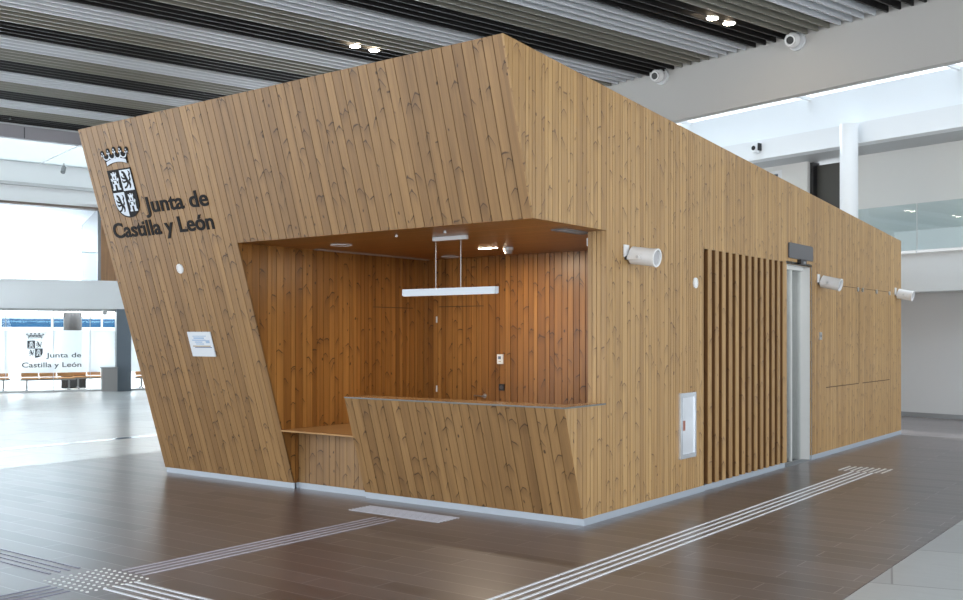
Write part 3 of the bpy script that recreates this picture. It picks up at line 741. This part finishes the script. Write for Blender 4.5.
# notice plate
t = thing('notice_plate', 'white notice plate with pale blue print on the leaning front', 'notice', P(-4.45, 0, 1.39))
MB().prism([(-4.64, 1.386), (-4.257, 1.386), (-4.257, 1.648), (-4.64, 1.648)], .008, .018, P).build('board', M['paper'], t)
a = MB()
for x0, x1, z0, z1 in ((-4.55, -4.38, 1.575, 1.59), (-4.58, -4.36, 1.555, 1.566), (-4.54, -4.42, 1.535, 1.546), (-4.56, -4.34, 1.600, 1.607), (-4.53, -4.40, 1.515, 1.525), (-4.36, -4.30, 1.53, 1.56)):
    a.prism([(x0, z0), (x1, z0), (x1, z1), (x0, z1)], .018, .020, P)
a.build('blue_print', M['ink_blue'], t)
MB().prism([(-4.59, 1.492), (-4.30, 1.492), (-4.30, 1.502), (-4.59, 1.502)], .018, .020, P).build('tan_line', M['ink_tan'], t)
MB().prism([(-4.56, 1.480), (-4.28, 1.480), (-4.28, 1.488), (-4.56, 1.488)], .018, .020, P).build('dark_line', M['ink_navy'], t)

# tube loudspeakers
def tube_speaker(y, zb, zf, L, lab):
    t = thing('tube_loudspeaker', lab, 'loudspeaker', (0, y, zb), 'tube loudspeakers on the side wall')
    a = Vector((.03, y, zb)); b = Vector((L, y, zf)); d = (b - a).normalized()
    MB().ring(tuple(a), tuple(b), .08, .072).build('body', M['whitegloss'], t, smooth=True)
    MB().cyl(tuple(a), tuple(a + d * .02), .079, n=28).build('rear_cap', M['whitegloss'], t, smooth=True)
    MB().cyl(tuple(b - d * .03), tuple(b - d * .02), .073, n=28).build('grille', M['lens'], t)
    MB().ring(tuple(b - d * .02), tuple(b + d * .003), .084, .070).build('rim', M['whitegloss'], t, smooth=True)
    br = MB(); br.box(.001, .012, y - .12, y - .03, zb - .02, zb + .09)
    br.build('wall_plate', M['whitegloss'], t)
    c = b * .5 + a * .5
    br = MB(); br.box(.001, .16, y - .098, y - .086, zb - .045, zb - .01); br.box(.001, .025, y - .098, y + .098, zb - .045, zb - .01); br.box(.001, .16, y + .086, y + .098, zb - .045, zb - .01)
    br.build('bracket', M['whitegloss'], t)
    MB().cyl((.13, y - .104, zb - .025), (.13, y + .104, zb - .025), .014, n=12).build('pivot_bolt', M['steel'], t)
tube_speaker(.8, 2.33, 2.294, .274, 'white tube loudspeaker nearest the reception opening')
tube_speaker(6.02, 2.32, 2.262, .266, 'white tube loudspeaker right of the glass entrance')
tube_speaker(9.75, 2.285, 2.235, .25, 'white tube loudspeaker at the far back corner of the kiosk')
# sign panel above door, sensor
t = thing('display_plate', 'blank dark grey rounded plate above the glass entrance', 'plate', (0, 5.27, 2.57))
pp = []
for cx_, cz_, a0 in ((5.68, 2.59, -90), (5.68, 2.72, 0), (4.86, 2.72, 90), (4.86, 2.59, 180)):
    for k_ in range(5): a_ = math.radians(a0 + k_ * 22.5); pp.append((cx_ + .03 * math.cos(a_), cz_ + .03 * math.sin(a_)))
MB().prism(pp, .0005, .014, lambda u, n, z: (n, u, z)).build('panel', M['darkgrey'], t)
MB().prism([(5.27 + (x - 5.27) * .97, 2.655 + (z - 2.655) * .88) for x, z in pp], .014, .016, lambda u, n, z: (n, u, z)).build('face', mat('display_face', (.085, .082, .09), .3), t)
t = thing('door_sensor', 'small black motion sensor over the glass entrance', 'sensor', (0, 5.26, 2.49))
MB().prism([(5.16, 2.495), (5.36, 2.495), (5.36, 2.555), (5.16, 2.555)], .001, .05, lambda u, n, z: (n, u, z)).build('housing', M['black'], t)
MB().box(.05, .053, 5.24, 5.32, 2.505, 2.535).build('lens', M['skirt'], t)
t = thing('key_switch', 'small steel key switch on the side wall right of the entrance', 'switch', (0, 6.02, 1.56))
MB().box(.0005, .015, 5.98, 6.06, 1.55, 1.65).build('plate', M['steel'], t)
MB().cyl((.015, 6.02, 1.60), (.02, 6.02, 1.60), .02, n=14).build('keyhole', M['skirt'], t)
# fire cabinet
t = thing('fire_hose_cabinet', 'narrow mirror-steel cabinet set in the side wall left of the slat screen', 'cabinet', (0, 2.03, .38))
def TSu(u, n, z): return (n, u, z)
Y0, Y1, Z0, Z1 = 1.80, 2.165, .383, 1.035
f = MB()
f.prism([(Y0, Z0), (Y0 + .055, Z0 + .045), (Y0 + .055, Z1 - .045), (Y0, Z1)], .001, .022, TSu)
f.prism([(Y1 - .03, Z0 + .045), (Y1, Z0), (Y1, Z1), (Y1 - .03, Z1 - .045)], .001, .022, TSu)
f.prism([(Y0, Z1), (Y0 + .055, Z1 - .045), (Y1 - .03, Z1 - .045), (Y1, Z1)], .001, .022, TSu)
f.prism([(Y0, Z0), (Y1, Z0), (Y1 - .03, Z0 + .045), (Y0 + .055, Z0 + .045)], .001, .022, TSu)
f.build('frame', mat('chrome_frame', (.82, .85, .88), .2, .7), t)
MB().box(.001, .010, Y0 + .055, Y1 - .03, Z0 + .045, Z1 - .045).build('door', mat('cabinet_door', (.80, .83, .87), .12, .35), t)
MB().box(.010, .016, Y0 + .065, Y0 + .125, .66, .76).build('lock_plate', M['terracotta'], t)

# niche fittings
t = thing('pendant_lamp', 'white linear pendant lamp hung on two rods in the reception niche', 'lamp', (-1.44, -.03, 2.5))
MB().box(-1.975, -.885, -.06, -.0, 1.982, 2.043).build('lamp_bar', mat('lamp_white', (.62, .68, .74), .35), t)
MB().box(-1.61, -1.22, -.05, -.01, 2.485, ZO - .001).build('canopy', M['white'], t)
for x in (-1.585, -1.29): MB().cyl((x, -.03, 2.043), (x, -.03, 2.486), .0015, n=8).build('suspension_rod', M['steel'], t)
MB().box(-1.965, -.895, -.055, -.005, 1.977, 1.982).build('diffuser', M['whitegloss'], t)
for z in (1.76, .93): MB().box(-3.315, -3.30, YB - .012, YB - .0005, z, z + .075).build('door_hinge', M['white'], K)
t = thing('led_strip', 'glowing short LED strip recessed in the niche ceiling', 'light', (-1.88, 1.2, ZO - .01))
MB().box(-1.99, -1.79, 1.175, 1.225, ZO - .006, ZO - .0005).build('lens', M['led'], t)
MB().box(-2.0, -1.77, 1.16, 1.168, ZO - .004, ZO - .0005).box(-2.0, -1.77, 1.232, 1.24, ZO - .004, ZO - .0005).build('trim', M['white'], t)
L = bpy.data.lights.new('led', 'AREA'); L.shape = 'RECTANGLE'; L.size = .19; L.size_y = .045; L.energy = 24; L.color = (1, .83, .60)
o = bpy.data.objects.new('lamp', L); COL.objects.link(o); o.parent = t; o.location = (-.01, 0, -.002)
t = thing('smoke_detector', 'white smoke detector beside the LED strip on the niche ceiling', 'detector', (-1.66, 1.28, ZO - .06))
MB().cyl((-1.68, 1.28, ZO - .001), (-1.68, 1.28, ZO - .03), .056, n=28).build('base', M['white'], t, smooth=True)
MB().cyl((-1.68, 1.28, ZO - .03), (-1.68, 1.28, ZO - .065), .052, .035, n=28).build('sensor_head', M['grey'], t, smooth=True)
t = thing('air_grille', 'white louvred air grille in the niche ceiling by the side opening', 'grille', (-.25, .25, ZO - .01))
MB().box(-.35, -.2, .03, .055, ZO - .010, ZO - .001).box(-.35, -.2, .475, .50, ZO - .010, ZO - .001).box(-.35, -.33, .055, .475, ZO - .010, ZO - .001).box(-.22, -.2, .055, .475, ZO - .010, ZO - .001).build('frame', M['skirt'], t)
g = MB()
for i in range(4): g.box(-.318 + .026 * i, -.311 + .026 * i, .055, .475, ZO - .009, ZO - .001)
g.build('louvre', M['grey'], t)
for x, y, lab in ((-2.86, .02, 'round recessed lamp, off, in the left part of the niche ceiling'), (-2.9, 1.85, 'round recessed lamp, off, at the back of the niche ceiling')):
    t = thing('recessed_lamp', lab, 'lamp', (x, y, ZO - .006), 'unlit recessed lamps in the niche ceiling')
    MB().ring((x, y, ZO - .001), (x, y, ZO - .008), .11, .09).build('trim_ring', M['white'], t)
    MB().cyl((x, y, ZO - .001), (x, y, ZO - .005), .089, n=28).build('lens', mat('unlit_lens', (.55, .45, .36), .4), t)
for x, y, lab in ((-1.73, -.42, 'tiny white sprinkler head at the left front of the niche ceiling'), (-1.155, -.43, 'tiny white sprinkler head right, above the pendant canopy')):
    t = thing('sprinkler_head', lab, 'sprinkler', (x, y, ZO - .02), 'sprinkler heads in the niche ceiling')
    MB().cyl((x, y, ZO - .001), (x, y, ZO - .02), .010, .014, n=12).build('cap', M['white'], t)
t = thing('entry_phone', 'small white wall phone unit with dark buttons on the niche back wall', 'phone', (-2.42, YB, 1.28))
MB().box(-2.405, -2.325, YB - .02, YB - .001, 1.28, 1.39).build('body', M['white'], t)
MB().box(-2.388, -2.350, YB - .022, YB - .02, 1.335, 1.368).build('keypad', M['ink_navy'], t)
MB().box(-2.380, -2.350, YB - .022, YB - .02, 1.305, 1.312).build('stripe', M['ink_tan'], t)
t = thing('wall_socket', 'black square wall socket below the white phone unit', 'socket', (-2.35, YB, .97))
MB().box(-2.385, -2.310, YB - .014, YB - .001, .975, 1.05).build('plate', M['black'], t)
MB().cyl((-2.3475, YB - .014, 1.0125), (-2.3475, YB - .016, 1.0125), .024, n=16).build('insert', M['darkgrey'], t)
t = thing('corner_sensor', 'tiny white sensor on the pier edge under the niche ceiling', 'sensor', (-.19, .5, 2.42))
MB().box(-.225, -.187, .42, .46, 2.40, 2.47).build('housing', M['white'], t)

# sign on the glass
sg = thing('window_sign', 'grey coat of arms with lettering on the frosted glass at the left', 'sign', G(1.3, -.27, .6))
GT = lambda u, n, z: G(u, n, z)
sgrey = mat('window_sign_grey', (.05, .055, .065), .6)
coat(G, .90, .20, 1.47, .985, sg, sgrey, mat('window_sign_white', (.85, .9, .93), .5), n=-.279, t_=.003, outline_only=True)
text('Junta de', 1.185, 2.12, .99, 1.13, G, -.279, -.275, sgrey, 'letter', sg, .012)
text('Castilla y León', .56, 2.12, .715, .86, G, -.279, -.275, sgrey, 'letter', sg, .012)

# ------------------------------------------------------------------ tactile paving
def bars(name, lab, spec, m, h=.005, loc=None, w_=.0095, grp='tactile guide strips'):
    t = thing(name, lab, 'tactile strip', loc, grp)
    for axis, c, a, b in spec:
        mb = MB()
        if axis == 'y': mb.box(c - w_, c + w_, a, b, .0003, h)
        else: mb.box(a, b, c - w_, c + w_, .0003, h)
        mb.build('bar', m, t)
bars('tactile_strip', 'long four-bar tactile strip running beside the kiosk side wall',
     [('y', x, a, b) for x in (.775, .85, .925, 1.0) for a, b in ((-1.60, 4.85), (-8, -1.62))], M['bar'], loc=(.887, 1, 0))
bars('tactile_strip', 'four-bar tactile strip running from the stud pad to the reception counter',
     [('y', x, -3.28, -.74) for x in (-1.685, -1.61, -1.535, -1.46)], mat('tactile_bar_mid', (.50, .47, .53), .3, .3), loc=(-1.57, -2, 0))
bars('tactile_strip', 'four-bar tactile strip at lower left running left from the stud pad',
     [('x', y, -8, -1.98) for y in (-3.42, -3.495, -3.565, -3.635)], M['bar_dark'], loc=(-4, -3.5, 0), w_=.0085)
bars('tactile_strip', 'four-bar tactile strip at lower left running towards the viewer',
     [('y', x, -8, -3.81) for x in (-1.68, -1.605, -1.53, -1.455)], M['bar_dark'], loc=(-1.57, -5, 0), w_=.0085)
bars('tactile_strip', 'bright four-bar tactile strip at bottom left running right from the stud pad',
     [('x', y, -1.33, .72) for y in (-3.65, -3.57, -3.495, -3.425)], M['bar'], loc=(0, -3.5, 0))
bars('tactile_pad', 'short tactile pad of white bars on the floor before the counter',
     [('x', -.34 - .045 * i, -2.14, -1.07) for i in range(7)], mat('tactile_pad_bar', (.62, .62, .68), .35, .1), loc=(-1.6, -.5, 0), w_=.0065, grp='tactile pads')
t = thing('tactile_stud_pad', 'square pad of round steel studs where the strips meet at lower left', 'tactile pad', (-1.58, -3.53, 0))
for i in range(9):
    for j in range(8):
        x = -1.83 + i * .061; y = -3.76 + j * .062
        MB().cyl((x, y, .0003), (x, y, .006), .0115, .009, n=10).build('stud', M['stud'], t)
t = thing('tactile_stud_pad', 'pad of small dashes at the far end of the long tactile strip', 'tactile pad', (.85, 5.1, 0))
for i in range(8):
    for j in range(7):
        x = .60 + i * .07; y = 4.90 + j * .067
        MB().box(x - .011, x + .011, y - .018, y + .018, .0003, .005).build('stud', M['stud'], t)

# ------------------------------------------------------------------ light
wd = bpy.data.worlds.new('sky'); scene.world = wd; wd.use_nodes = True
nt = wd.node_tree; bg = nt.nodes['Background']
tc = nt.nodes.new('ShaderNodeTexCoord'); sp = nt.nodes.new('ShaderNodeSeparateXYZ'); nt.links.new(tc.outputs['Generated'], sp.inputs[0])
rp = nt.nodes.new('ShaderNodeValToRGB'); nt.links.new(sp.outputs[2], rp.inputs[0])
e = rp.color_ramp.elements; e[0].position = 0.0; e[0].color = (.88, .91, .93, 1); e[1].position = .7; e[1].color = (.78, .88, 1.0, 1)
nt.links.new(rp.outputs[0], bg.inputs[0]); bg.inputs[1].default_value = 3.4

S = bpy.data.lights.new('sun', 'SUN'); S.energy = 34; S.angle = math.radians(2); S.color = (.93, .97, 1)
so_ = bpy.data.objects.new('sun', S); COL.objects.link(so_)
dirv = (GN * .82 + Vector((0, 0, -.5))).normalized()
so_.rotation_euler = dirv.to_track_quat('-Z', 'Y').to_euler(); so_.location = (-40, 20, 20)
